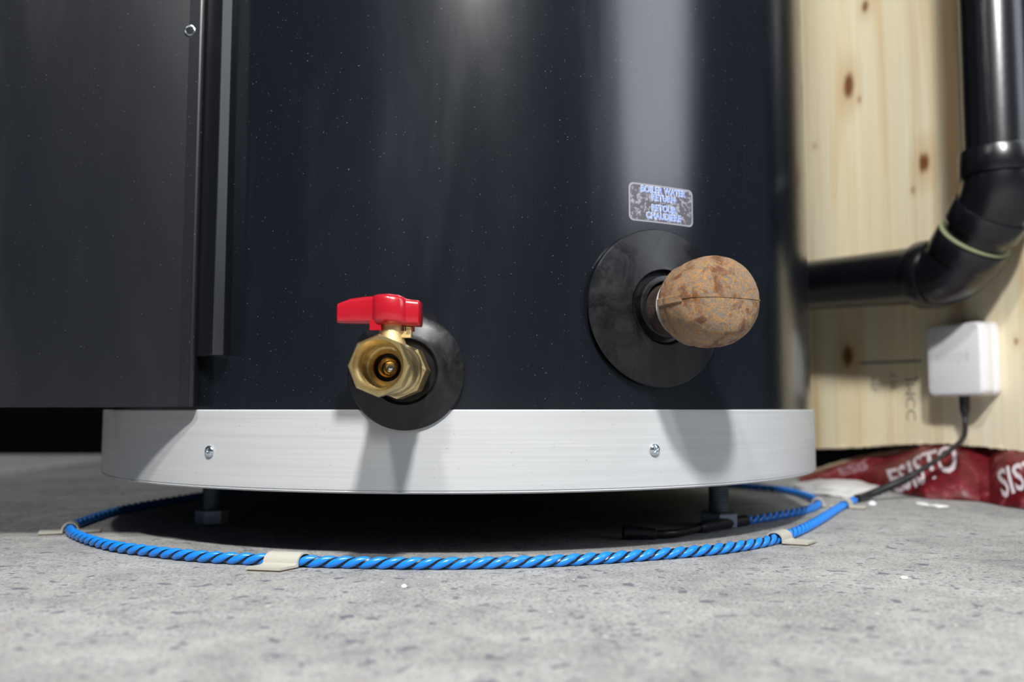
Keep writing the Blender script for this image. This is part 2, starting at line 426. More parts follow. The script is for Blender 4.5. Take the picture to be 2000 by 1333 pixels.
for a, b_ in zip(S_all, S_all[1:]):
    n = 10; g = 0.0004; vs = []; fs = []
    prof = [(0.0, -0.038), (0.0, -0.0012), (0.0012, 0.0), None]
    ss = [a + g] + [a + g + 0.0004] + [a + g + 0.0004 + (b_ - a - 2 * g - 0.0008) * k / n for k in range(1, n)] + [b_ - g - 0.0004, b_ - g]
    for i, s in enumerate(ss):
        o_ = 0.0
        zb = bottom_z(s) + 0.0006 * noise.noise(Vector((s * 400, 0, 3)))
        for z, off in ((zb, -0.038), (zb, o_), (TOPZ, o_), (TOPZ, -0.038)): vs.append(wpt(s, z, off))
    for i in range(len(ss) - 1):
        for k in range(4):
            k2 = (k + 1) % 4; fs.append((i * 4 + k, i * 4 + k2, (i + 1) * 4 + k2, (i + 1) * 4 + k))
    fs.append((0, 1, 2, 3)); e = (len(ss) - 1) * 4; fs.append((e + 3, e + 2, e + 1, e))
    fromdata('plank', vs, fs, M_WOOD, wr, ang=20)
# torn, pale fibres along the sawn bottom edge
mb = MB()
for i in range(70):
    s = random.uniform(0.86, S[-1] + 0.02); z = bottom_z(s)
    r = random.uniform(0.0006, 0.0016); L = random.uniform(0.002, 0.006)
    mb.lathe([(0, r * 0.4), (L * 0.4, r), (L, r * 0.3)], Matrix.Translation(wpt(s, z - 0.0012, -0.0002)), seg=6)
fb = mb.build('wood_fibre', M_SAWN, wr); fb['kind'] = 'stuff'
# faded grade stamp
M_INK = plain('faded_ink', (0.28, 0.26, 0.22), 0.8)
def stamp_map(px, py, sc):
    s, z = wcoord(px, py)
    return lambda c: wpt(s + (c.y) * sc, z - c.x * sc, 0.0003)
stamp = []
for body, px, py, size in (('PTL', 1712, 735, 0.0125), ('S FF', 1750, 728, 0.0125), ('JMCC', 1786, 738, 0.0200)):
    s, z = wcoord(px, py)
    stamp.append(textmesh('grade_stamp', body, size, (lambda s, z: (lambda c: wpt(s + c.y, z - c.x, 0.0003)))(s, z), M_INK, wr, align='LEFT'))
mb = MB()
sA, zA = wcoord(1680, 712); sB, zB = wcoord(1800, 708)
mb.add([wpt(sA, zA, .0003), wpt(sB, zB, .0003), wpt(sB, zB + 0.003, .0003), wpt(sA, zA + 0.003, .0003)], [(0, 1, 2, 3)])
mb.build('grade_stamp', M_INK, wr, smooth=False)

# ------------------------------------------------------------ the tank
tank = empty('water_tank', (TC.x, TC.y, 0), 'large dark navy cylindrical water tank standing on short threaded feet', 'water tank')
RZ0, RZ1 = 0.0392, 0.0886
mb = MB(); mb.lathe([(RZ1 - 0.004, TR - 0.004), (RZ1 - 0.004, TR), (1.45, TR), (1.47, TR - 0.02), (1.47, 0.0)], Matrix.Translation(TC), seg=220)
mb.build('tank_shell', M_TANK, tank)
RR = TR + 0.0022
mb = MB(); mb.lathe([(RZ1 - 0.006, TR - 0.002), (RZ1 - 0.0004, TR - 0.0006), (RZ1, RR - 0.0006), (RZ1 - 0.0008, RR), (RZ0 + 0.0022, RR), (RZ0 + 0.0016, RR - 0.0006), (RZ0 + 0.0010, RR - 0.0001), (RZ0, RR - 0.0012), (RZ0, RR - 0.006), (RZ0 + 0.006, RR - 0.008)],
                     Matrix.Translation(TC), seg=220, closed=True)
ring = mb.build('base_ring', M_RING, tank, ang=30)
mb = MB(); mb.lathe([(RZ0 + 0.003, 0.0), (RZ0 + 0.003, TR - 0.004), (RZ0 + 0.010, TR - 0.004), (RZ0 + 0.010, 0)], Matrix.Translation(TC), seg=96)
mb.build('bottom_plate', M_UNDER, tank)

# pan-head screws with cross recess
def screw(px, py):
    h, z = on_tank(px, py, RR); F = frame(h, z, RR) @ Matrix.Rotation(random.uniform(0.2, 1.2), 4, 'Z')
    def recess(v, t):
        rr = math.hypot(v.x, v.y)
        if rr < 0.0021:
            c = abs(math.sin(2 * t)) ; depth = 0.0013 * max(0, 1 - c * 2.4 * (rr / 0.0014)) if rr > 0.0003 else 0.0013
            v = Vector((v.x, v.y, v.z - depth))
        return v
    pr = [(0, 0.0036), (0.0005, 0.0037)]
    for k in range(1, 13):
        a = k / 12 * PI / 2; r = 0.0037 * math.cos(a); pr.append((0.0005 + 0.0019 * math.sin(a), max(r, 0)))
    mb = MB(); mb.lathe([(-0.004, 0.0014), (0, 0.0014)] + pr, F, seg=48, mod=recess)
    mb.build('screw', M_ZINC, ring, ang=50)
screw(410, 882); screw(1278, 879)

# rubber gaskets: conical discs bent to the shell
def gasket(px, py, ro, ri, hub, thick=0.0022):
    h0, z0 = on_tank(px, py)
    prof = [(ro - 0.0006, 0.0026), (ro, 0.0040), (ro - 0.0008, 0.0048), (ro * 0.85, 0.0056), (ri + 0.004, 0.0088), (ri + 0.0012, 0.0092), (ri, 0.0082), (ri - 0.0006, 0.0066), (hub + 0.002, 0.0064), (hub + 0.0012, 0.012), (hub, 0.0125), (hub - 0.002, 0.0125), (hub - 0.002, 0.002)]
    seg = 96; vs = []
    for r, o in prof:
        for i in range(seg):
            t = 2 * PI * i / seg
            vs.append(tankpt(h0 + r * math.cos(t) / TR, z0 + r * math.sin(t), TR + o))
    fs = []
    for j in range(len(prof) - 1):
        for i in range(seg):
            i2 = (i + 1) % seg; fs.append((j * seg + i, j * seg + i2, (j + 1) * seg + i2, (j + 1) * seg + i))
    fs.append(tuple(range(seg)))
    o = fromdata('rubber_gasket', vs, fs, M_GASK, tank, ang=30)
    return h0, z0
hv, zv = gasket(794, 727, 0.0345, 0.0185, 0.0130)
hc, zc = gasket(1283, 603, 0.0500, 0.0225, 0.0180)

# pipe nipple and rusty cap
FC = frame(hc, zc - 0.0018)
pr = [(0.0, 0.0158), (0.026, 0.0158)]
mb = MB(); mb.lathe(pr, FC, seg=48); nip = mb.build('pipe_nipple', M_RUSTD, tank)
mb = MB(); pr = [(0.0242, 0.0159)]
for k in range(8):
    z = 0.0245 + k * 0.0013; pr += [(z, 0.0176), (z + 0.0007, 0.0186), (z + 0.0011, 0.0172)]
pr.append((0.0365, 0.0160))
mb.lathe(pr, FC, seg=48); mb.build('thread', M_TAPE, nip)
def capprof():
    p = [(0.0345, 0.018), (0.0340, 0.0225), (0.0348, 0.0238), (0.0360, 0.0244), (0.0405, 0.0246), (0.0418, 0.0247), (0.0432, 0.0254), (0.0455, 0.0260), (0.0490, 0.0263), (0.0545, 0.0264)]
    for k in range(1, 13):
        a = k / 12 * PI / 2
        p.append((0.0545 + 0.0212 * math.sin(a), 0.0264 * (math.cos(a)) ** 0.58))
    return p
cp = capprof()
def capmod(v, t):
    n = noise.noise(v * 160) * 0.00035
    r = math.hypot(v.x, v.y)
    return Vector((v.x * (1 + n / max(r, .004)), v.y * (1 + n / max(r, .004)), v.z + n * .5))
mb = MB(); mb.lathe(cp, FC, seg=72, mod=capmod); cap = mb.build('pipe_cap', M_RUST, tank, ang=45)
# casting seam: a thick rib on both flanks, thin line over the crown
def rib(mb, zs, hw, hh, side):
    pts = []
    for (z, r) in zs: pts.append((z, r))
    vs = []
    for i, (z, r) in enumerate(pts):
        a = pts[max(i - 1, 0)]; b_ = pts[min(i + 1, len(pts) - 1)]
        t = Vector((b_[1] - a[1], b_[0] - a[0])).normalized(); n = Vector((t.y, -t.x))
        for (yy, hgt) in ((-hw, -0.001), (-hw * 0.6, hh), (hw * 0.6, hh), (hw, -0.001)):
            vs.append(FC @ Vector((side * (r + n.x * hgt), yy, z + n.y * hgt)))
    fs = []
    for i in range(len(pts) - 1):
        for k in range(4):
            k2 = (k + 1) % 4; fs.append((i * 4 + k, i * 4 + k2, (i + 1) * 4 + k2, (i + 1) * 4 + k))
    fs.append((0, 1, 2, 3)); e = (len(pts) - 1) * 4; fs.append((e + 3, e + 2, e + 1, e)); mb.add(vs, fs)
mb = MB()
for sd in (-1, 1):
    rib(mb, [q for q in cp[2:] if q[0] <= 0.0610], 0.0030, 0.0007, sd)
    rib(mb, [q for q in cp if q[0] >= 0.0470], 0.00045, 0.00035, sd)
mb.build('seam_rib', M_RUST, cap)

# ---- drain valve
FV = frame(hv, zv)
mb = MB(); mb.lathe([(0.0, 0.0118), (0.012, 0.0118), (0.014, 0.0125)], FV, seg=40)
mb.lathe([(0.030, 0.0135), (0.034, 0.0150), (0.0365, 0.0150), (0.038, 0.0140), (0.044, 0.0146), (0.054, 0.0146), (0.0585, 0.0142), (0.0605, 0.0128), (0.0625, 0.0142), (0.064, 0.0142)], FV, seg=56, cap=0)
valve = mb.build('drain_valve', M_BRASS, tank)
mb = MB(); mb.lathe([(0.010, 0.0125), (0.0112, 0.0150, 8), (0.0125, 0.0164, 8), (0.029, 0.0164, 8), (0.0305, 0.0150, 8), (0.032, 0.0132)], FV, seg=64, phase=0)
mb.build('hex_end', M_BRASS, valve, ang=22)
bore = [(0.0625, 0.0138, 8), (0.0640, 0.0154, 8), (0.0765, 0.0160, 8), (0.0780, 0.0152, 8), (0.0782, 0.0150, 8), (0.0782, 0.0131), (0.0766, 0.0121)]
z = 0.0766
while z > 0.066:
    bore += [(z - 0.0007, 0.0115), (z - 0.0014, 0.0121)]; z -= 0.0014
bore += [(0.0650, 0.0121), (0.0645, 0.0115), (0.0560, 0.0110), (0.0555, 0.0076)]
mb = MB(); mb.lathe(bore, FV, seg=64, cap=0)
mb.build('hex_end', M_BRASS, valve, ang=24)
mb = MB(); mb.lathe([(0.0558, 0.0109), (0.0559, 0.0076), (0.0548, 0.0072), (0.0500, 0.0071)], FV, seg=48, cap=0)
mb.build('bore_step', M_BRASS_IN, valve, ang=30)
mb = MB(); mb.lathe([(0.0490, 0.0058), (0.0530, 0.0057), (0.0538, 0.0052), (0.0530, 0.0044), (0.0500, 0.0040), (0.0490, 0.0040)], FV, seg=40, closed=True)
mb.build('ball_seat', M_BRASS_IN, valve)
mb = MB(); mb.lathe([(0.0485, 0.0000), (0.0486, 0.0072)], FV, seg=40); mb.build('gap_shade_plate', M_BLACK, valve)  # black plate stands in for the shaded gap around the ball seat
mb = MB(); mb.lathe([(0.047 + 0.0065 * math.sin(a * PI / 2 / 8), 0.0065 * math.cos(a * PI / 2 / 8)) for a in range(9)], FV @ Matrix.Translation((0, 0, -0.0035)), seg=32)
mb.build('valve_ball', M_CHROME, valve)
# stem with stop lug
FS = FV @ Matrix.Translation((0, 0, 0.045)) @ Matrix.Rotation(-PI / 2, 4, 'X')     # local z = up
mb = MB(); mb.lathe([(0.009, 0.0085), (0.014, 0.0078), (0.0165, 0.0068), (0.030, 0.0064)], FS, seg=32)
mb.box((0.0045, -0.003, 0.0165), (0.0110, 0.0015, 0.0200), FS); mb.box((0.0085, -0.003, 0.0180), (0.0112, 0.0015, 0.0222), FS)
mb.build('valve_stem', M_BRASS_C, valve, ang=30)
# red handle, lofted across
def hx(px): return (px - 771) / 1705 * 0.462
def hz(py):
    return at(770, py, 0.462).z - zv
secs = [(661, 592, 627, .0030), (664, 589, 628.5, .0042), (690, 580, 629.5, .0050), (720, 576.5, 631, .0058), (737, 575.5, 632, .0066), (742, 574, 633, .0092), (750, 573, 633.5, .0108), (770, 572.5, 634, .0116), (790, 575, 634.5, .0106), (799, 579, 635, .0092), (804, 582, 635, .0072), (815, 583.5, 635.5, .0068), (828, 585, 636, .0064), (831, 588, 635, .0050)]
vs = []; K = 20
for (px, t, bt, wd) in secs:
    x = hx(px); zt = hz(t); zb = hz(bt); zm = (zt + zb) / 2; hh = (zt - zb) / 2
    for k in range(K):
        a = 2 * PI * k / K; ca, sa = math.cos(a), math.sin(a); e = 0.38
        vs.append(FV @ Vector((x, zm + hh * math.copysign(abs(sa) ** e, sa), 0.045 + wd * math.copysign(abs(ca) ** e, ca))))
fs = []
for i in range(len(secs) - 1):
    for k in range(K):
        k2 = (k + 1) % K; fs.append((i * K + k, i * K + k2, (i + 1) * K + k2, (i + 1) * K + k))
fs.append(tuple(range(K))); fs.append(tuple((len(secs) - 1) * K + k for k in range(K)))
mb = MB(); mb.add(vs, fs)
mb.box((hx(733), hz(645), 0.045 + 0.0045), (hx(756), hz(625), 0.045 + 0.0085), FV)
mb.box((hx(797), hz(644), 0.045 - 0.0060), (hx(814), hz(625), 0.045 - 0.0010), FV)
hd = mb.build('valve_handle', M_RED, valve, ang=40); hd['label'] = 'glossy red lever handle'
bevel(hd, 0.0006, 3, 50)

# ---- control box on the left, bracket beside it
BY = 0.549; BX = -0.2005; BZ = 0.0905
M_EDGE = plain('worn_edge', (0.05, 0.05, 0.055), 0.5)
def rrect_box(x0, x1, y0, y1, z0, z1, r, name, mat, parent):
    mb = MB(); pts = []
    for (cx, cy, a0) in ((x1 - r, y0 + r, -PI / 2), (x1 - r, y1 - r, 0), (x0 + r, y1 - r, PI / 2), (x0 + r, y0 + r, PI)):
        for k in range(5):
            a = a0 + k / 4 * PI / 2; pts.append((cx + r * math.cos(a), cy + r * math.sin(a)))
    n = len(pts); vs = [Vector((x, y, z0)) for x, y in pts] + [Vector((x, y, z1)) for x, y in pts]
    fs = [(i, (i + 1) % n, n + (i + 1) % n, n + i) for i in range(n)] + [tuple(range(n))[::-1], tuple(range(n, 2 * n))]
    mb.add(vs, fs); return mb.build(name, mat, parent, ang=40)
cb = rrect_box(-0.62, BX, BY, 0.64, BZ, 1.2, 0.0030, 'control_box', M_BOX, tank)
p = at(371, 60, BY)
M = Matrix.Translation(p) @ Matrix.Rotation(PI / 2, 4, 'X')
mb = MB(); mb.lathe([(0.0, 0.0038), (0.0007, 0.0037), (0.0009, 0.0031), (0.0005, 0.0024), (-0.003, 0.0022)], M, seg=32, cap=0)
mb.lathe([(0.0001, 0.0024), (0.0001, 0.0)], M, seg=24)
ey = mb.build('eyelet', M_ZINC, cb)
mb = MB(); mb.lathe([(0.0003, 0.0024), (0.00032, 0.0)], M, seg=24); mb.build('hole_shade_disc', M_DARKHOLE, ey)  # flat black disc stands in for the shade inside a hole
# front plate seam inset line close to the right edge
mb = MB(); mb.box((BX - 0.0095, BY - 0.00035, BZ + 0.0005), (BX - 0.0030, BY + 0.001, 1.19)); mb.build('folded_edge', M_BOX, cb)
zbr = at(420, 694, 0.535).z
A = at(381, 694, 0.5535); B = at(415, 694, 0.533); Cc = at(437, 694, 0.5370); D = Vector((Cc.x + 0.002, 0.560, 0)); E = Vector((A.x, 0.575, 0))
mb = MB(); poly = [A, B, Cc, Cc + Vector((0, 0.0015, 0)), D, E]; n = len(poly)
vs = [Vector((q.x, q.y, zbr)) for q in poly] + [Vector((q.x, q.y, 1.2)) for q in poly]
mb.add(vs, [(i, (i + 1) % n, n + (i + 1) % n, n + i) for i in range(n)] + [tuple(range(n))[::-1], tuple(range(n, 2 * n))])
br = mb.build('corner_bracket', M_BOX, tank, ang=20); bevel(br, 0.0006, 2)

# ---- sticker with two-language writing
def sticker_mat():
    m, nt, b = newmat('clear_sticker')
    n = noise_node(nt, pos(nt), 330, 3, 0.6, 0.6)
    f = ramp(nt, n.outputs['Fac'], [(0.50, 0.0), (0.60, 1.0)])
    c = mix(nt, f, (0.085, 0.080, 0.095), (0.27, 0.27, 0.30)); nt.links.new(c, b.inputs['Base Color']); b.inputs['Roughness'].default_value = 0.45
    return m
hL, zT = on_tank(1227, 357); hR, zTr = on_tank(1352, 371); _, zB1 = on_tank(1227, 432); _, zB2 = on_tank(1352, 443)
zt = (zT + zTr) / 2; zb = (zB1 + zB2) / 2; hm = (hL + hR) / 2; sw = (hR - hL) * TR / 2; shh = (zt - zb) / 2; zm = (zt + zb) / 2
rot = math.radians(0.0)
def smap(x, y, off): return tankpt(hm + x / TR, zm + y, TR + off)
def rr_grid(w_, h_, r, off, name, mat, parent, inner=None):
    nxs = 24; top = []; bot = []
    xs = sorted(set([-w_ + r * (1 - math.cos(k * PI / 16)) for k in range(9)] + [w_ - r * (1 - math.cos(k * PI / 16)) for k in range(9)] + [-w_ + 2 * w_ * k / nxs for k in range(1, nxs) if r < 2 * w_ * k / nxs < 2 * w_ - r]))
    vs = []
    for x in xs:
        d = max(0, abs(x) - (w_ - r)); yy = h_ - r + math.sqrt(max(r * r - d * d, 0)); vs += [smap(x, -yy, off), smap(x, yy, off)]
    fs = [(2 * i, 2 * i + 2, 2 * i + 3, 2 * i + 1) for i in range(len(xs) - 1)]
    return fromdata(name, vs, fs, mat, parent)
M_STK = sticker_mat(); M_STKB = plain('sticker_border', (0.26, 0.26, 0.29), 0.5)
stk = rr_grid(sw, shh, 0.0035, 0.0002, 'sticker', M_STKB, tank)
rr_grid(sw - 0.0012, shh - 0.0012, 0.0030, 0.00032, 'sticker_face', M_STK, stk)
M_TXB = plain('blue_ink', (0.16, 0.30, 0.80), 0.5); M_TXW = plain('white_ink', (0.72, 0.72, 0.80), 0.5)
lines = [('BOILER WATER', 378.5 - 372, 0.0), ('RETURN', 393 - 372, 0), ('RETOUR', 415 - 372, 0), ('CHAUDIÈRE', 431 - 372, 0)]
for body, yp, dx in (('BOILER WATER', 0.70, 0.001), ('RETURN', 0.30, 0.001), ('RETOUR', -0.24, 0.001), ('CHAUDIÈRE', -0.66, 0.001)):
    for mat, offs, o in ((M_TXW, 0.00035, 0.0005), (M_TXB, 0.00004, 0.0007)):
        textmesh('lettering', body, 0.0062, (lambda yp, o, dx: (lambda c: smap(c.x * 0.78 + dx, c.y * 0.95 - 0.0019 + yp * shh, o)))(yp, o, dx), mat, stk, offset=offs, space=1.06, sub=0.004)

# ---- threaded feet
def foot(x, y, nr=0.0148):
    M = Matrix.Translation((x, y, 0)); mb = MB()
    pr = [(0.0115, 0.0068)]; z = 0.012
    while z < 0.042: pr += [(z, 0.0078), (z + 0.0009, 0.0070)]; z += 0.0018
    mb.lathe(pr, M, seg=28); f = mb.build('threaded_foot', M_STEEL, tank, ang=60)
    mb = MB(); mb.lathe([(0.0, nr * 0.93, 6), (0.001, nr, 6), (0.0105, nr, 6), (0.0118, nr * 0.9, 6), (0.0118, 0.006)], M @ Matrix.Rotation(0.35, 4, 'Z'), seg=36, phase=0)
    mb.build('hex_nut', M_STEEL, f, ang=20)
fl = on_floor(405, 1027); fr = on_floor(1412, 1034)
foot(fl.x, fl.y + 0.010, 0.0126); foot(fr.x, fr.y + 0.012); foot(TC.x, TC.y + 0.24)
adopt(tank)

# ------------------------------------------------------------ black drain pipe on the right
PRAD = 0.0300; POFF = 0.047
P0 = wall_hit(1470, 568, POFF); P1 = wall_hit(1864, 532, POFF); P2 = wall_hit(1955, 380, POFF); P3 = P2 + Vector((0.004, 0.0, 0.70))
dp = empty('drain_pipe', (P1.x, P1.y, P1.z), 'glossy black plastic drain pipe with two angled elbows running from tank up the timber', 'pipe')
d01 = (P1 - P0).normalized(); d12 = (P2 - P1).normalized(); d23 = (P3 - P2).normalized()
def arc(Pc, da, db, L, n=10):
    a = Pc - da * L; c = Pc + db * L; return [a.lerp(Pc, k / n).lerp(Pc.lerp(c, k / n), k / n) for k in range(n + 1)]
def collar(o, d, L, r0, r1, name, mat, par):
    q = d.to_track_quat('Z', 'Y').to_matrix().to_4x4(); M = Matrix.Translation(o) @ q
    mb = MB(); mb.lathe([(0, r0 - 0.0015), (0.0008, r1 - 0.0006), (0.002, r1), (L - 0.002, r1), (L - 0.0008, r1 - 0.0006), (L, r0 - 0.0015)], M, seg=56)
    return mb.build(name, mat, par, ang=28)
mb = MB(); mb.tube([P0, P1 - d01 * 0.026], PRAD, 48); mb.build('pipe_run', M_ABS, dp)
mb = MB(); mb.tube([P2 + d23 * 0.026, P3], PRAD, 48); mb.build('pipe_run', M_ABS, dp)
for Pc, da, db in ((P1, d01, d12), (P2, d12, d23)):
    mb = MB(); mb.tube(arc(Pc, da, db, 0.019), PRAD + 0.0026, 48); el = mb.build('elbow', M_ABS, dp)
    collar(Pc - da * 0.040 if Pc == P1 else Pc - da * 0.0375, da, 0.022, PRAD, PRAD + 0.0052, 'elbow_socket', M_ABS, el)
    collar(Pc + db * 0.016, db, 0.0215 if Pc == P1 else 0.026, PRAD, PRAD + 0.0052, 'elbow_socket', M_ABS, el)
mid = (P1 + P2) / 2
q = d12.to_track_quat('Z', 'Y').to_matrix().to_4x4()
mb = MB(); mb.lathe([(-0.0012, PRAD + 0.0020), (-0.0006, PRAD + 0.0040), (0.0006, PRAD + 0.0040), (0.0012, PRAD + 0.0020)], Matrix.Translation(P1 + d12 * 0.0388) @ q, seg=56)
bead = mb.build('cement_bead', M_GREENISH, dp); bead['label'] = 'greenish glue bead between the elbows'
mb = MB(); mb.tube([P1, P2], PRAD - 0.0005, 48); mb.build('pipe_run', M_ABS, dp)
adopt(dp)

# ------------------------------------------------------------ white leak-sensor module on the timber
def rsq(a, r, n=6):
    pts = []
    for (sx, sy, a0) in ((1, 1, 0), (-1, 1, PI / 2), (-1, -1, PI), (1, -1, 1.5 * PI)):
        for k in range(n + 1):
            t = a0 + k / n * PI / 2; pts.append((sx * (a - r) + r * math.cos(t), sy * (a - r) + r * math.sin(t)))
    return pts
fa = wall_hit(810, 700, 0.025)
pL = wall_hit(1809, 700, 0.025); pR = wall_hit(1916, 700, 0.025); cs = (pL + pR) / 2
zc1 = (wall_hit(1862, 633, 0.025).z + wall_hit(1862, 774, 0.025).z) / 2
a_h = (wall_hit(1862, 633, 0.025).z - wall_hit(1862, 774, 0.025).z) / 2; a_w = (pR - pL).length / 2
sc = (cs - W0).dot(WT)
sens = empty('sensor_module', wpt(sc, zc1, 0), 'white rounded square sensor module mounted on pine boards', 'sensor')
def slab(o0, o1, sh, r, name, parent):
    prof = [(o0, sh), (o0 + 0.0008, 0.0), (o1 - 0.003, 0.0), (o1 - 0.0008, sh * 0.35 + 0.0007), (o1, sh + 0.0024)]
    vs = []; 
    for off, inset in prof:
        k_ = rsq(1.0, 0.2)
        for (x, y) in k_:
            vs.append(wpt(sc + x * (a_w - inset), zc1 + y * (a_h - inset), off))
    n = len(rsq(1.0, 0.2)); fs = []
    for j in range(len(prof) - 1):
        for i in range(n):
            i2 = (i + 1) % n; fs.append((j * n + i, j * n + i2, (j + 1) * n + i2, (j + 1) * n + i))
    fs.append(tuple(range(n))); fs.append(tuple((len(prof) - 1) * n + i for i in range(n)))
    return fromdata(name, vs, fs, M_WHITE, parent, ang=60)
slab(0.0, 0.0095, 0.0006, 0.2, 'back_shell', sens); slab(0.0100, 0.025, 0.0006, 0.2, 'front_cover', sens)
M_EMB = plain('embossed_white', (0.72, 0.72, 0.75), 0.4)
textmesh('embossed_lettering', 'sinopé', 0.017, lambda c: wpt(sc - c.x, zc1 + c.y - 0.001, 0.0252), M_EMB, sens)
gl = wpt(sc - 0.012, zc1 - a_h, 0.012)
adopt(sens)

# ------------------------------------------------------------ blue twisted sensing cable
CZ = 0.0034
def fp(px, py): return on_floor(px, py, CZ)
main_px = [(1668, 977), (1640, 991), (1602, 1015), (1560, 1037), (1500, 1057), (1400, 1073), (1250, 1085.5), (1100, 1095), (950, 1100), (800, 1101), (600, 1097), (500, 1093), (400, 1088), (300, 1078), (220, 1067), (160, 1050), (137, 1034), (165, 1018), (250, 993), (390, 968)]
main = [fp(*q) for q in main_px]
back = [Vector((-0.27, 1.06, CZ)), Vector((-0.16, 1.15, CZ)), Vector((0.0, 1.18, CZ)), Vector((0.15, 1.13, CZ))]
tail = [fp(*q) for q in [(1455, 950), (1525, 957), (1578, 970), (1597, 984), (1575, 996), (1520, 1007), (1455, 1018)]]
path = catmull(main + back + tail, 20)
cable = empty('sensing_cable', (main[8].x, main[8].y, 0), 'bright blue twisted leak-sensing cable looped on floor around the tank base', 'cable')
PT = 0.0200
def strands(P, name_r, ro, phases, mat, name, sides=8):
    pts, L = resample(P, 0.0014); n = len(pts)
    mb = MB()
    for ph in phases:
        out = []
        for i, p in enumerate(pts):
            t = (pts[min(i + 1, n - 1)] - pts[max(i - 1, 0)]).normalized(); x = Vector((0, 0, 1)); y = t.cross(x).normalized()
            a = 2 * PI * (L * i / (n - 1)) / PT + ph
            out.append(p + (x * math.sin(a) + y * math.cos(a)) * ro)
        mb.tube(out, name_r, sides)
    return mb.build(name, mat, cable)
strands(path, 0.00212, 0.00140, [0], M_BLUE, 'blue_strand', 14)
strands(path, 0.00212, 0.00140, [PI], M_BLUE, 'blue_strand', 14)
strands(path, 0.0009, 0.00185, [PI / 2], M_BLACKC, 'black_strand', 6)
strands(path, 0.0009, 0.00185, [-PI / 2], M_BLACKC, 'black_strand', 6)
# lead up to the sensor: heat-shrink sleeve, thin black cable, strain relief
lead = [main[0] + Vector((0, 0, 0.0005)), at(1700, 966, 0.862), at(1765, 938, 0.866), at(1820, 905, 0.872), at(1865, 873, 0.875), at(1885, 842, 0.876), at(1890, 815, 0.877), at(1888, 790, 0.878)]
lead[-1] = wpt(sc, 0, 0.012).to_3d(); lead[-1].z = zc1 - a_h + 0.001
lead[-2] = lead[-1] - Vector((0, 0, 0.022)); lead[-3] = at(1884, 850, 0.885)
lp = catmull(lead, 12)
mb = MB(); mb.tube(lp, 0.0024, 12); ld = mb.build('lead_wire', M_BLACK, cable)
mb = MB(); mb.tube(lp[2:30], [0.0039] * 26 + [0.0032, 0.0026], 14); mb.build('heat_shrink_sleeve', M_BLACK, cable)
mb = MB(); mb.tube([lead[-1], lead[-1] - Vector((0, 0, 0.016)), lead[-1] - Vector((0, 0, 0.019)), lead[-1] - Vector((0, 0, 0.024))], [0.0050, 0.0048, 0.0036, 0.0028], 16); mb.build('strain_relief', M_BLACK, cable)
# end plug lying under the tank
tq = [tail[-1], on_floor(1410, 1024, 0.004), on_floor(1370, 1031, 0.004), on_floor(1320, 1041, 0.004), on_floor(1265, 1043, 0.004), on_floor(1204, 1039, 0.0055)]
tp = catmull(tq, 10)
mb = MB(); mb.tube(tp[:22], [0.0046] * 20 + [0.004, 0.003], 14); mb.build('heat_shrink_sleeve', M_BLACK, cable)
mb = MB(); mb.tube(tp[18:42], 0.0024, 12); mb.build('lead_wire', M_BLACK, cable)
ax = (tq[5] - tq[4]).normalized(); q = ax.to_track_quat('Z', 'Y').to_matrix().to_4x4()
mb = MB(); mb.lathe([(-0.006, 0.0026), (-0.005, 0.0040), (0.010, 0.0046), (0.0105, 0.0052), (0.0165, 0.0052), (0.017, 0.0048), (0.017, 0.0034), (0.012, 0.0032)], Matrix.Translation(tq[4]) @ q, seg=24)
pl = mb.build('end_plug', M_BLACK, cable, ang=30)
mb = MB(); mb.lathe([(0.0125, 0.0032), (0.0160, 0.0030), (0.0160, 0.0018), (0.0125, 0.0016)], Matrix.Translation(tq[4]) @ q, seg=20)
mb.build('contact_ring', plain('brass_contact', (0.6, 0.45, 0.12), 0.3, 1.0), pl)
adopt(cable)

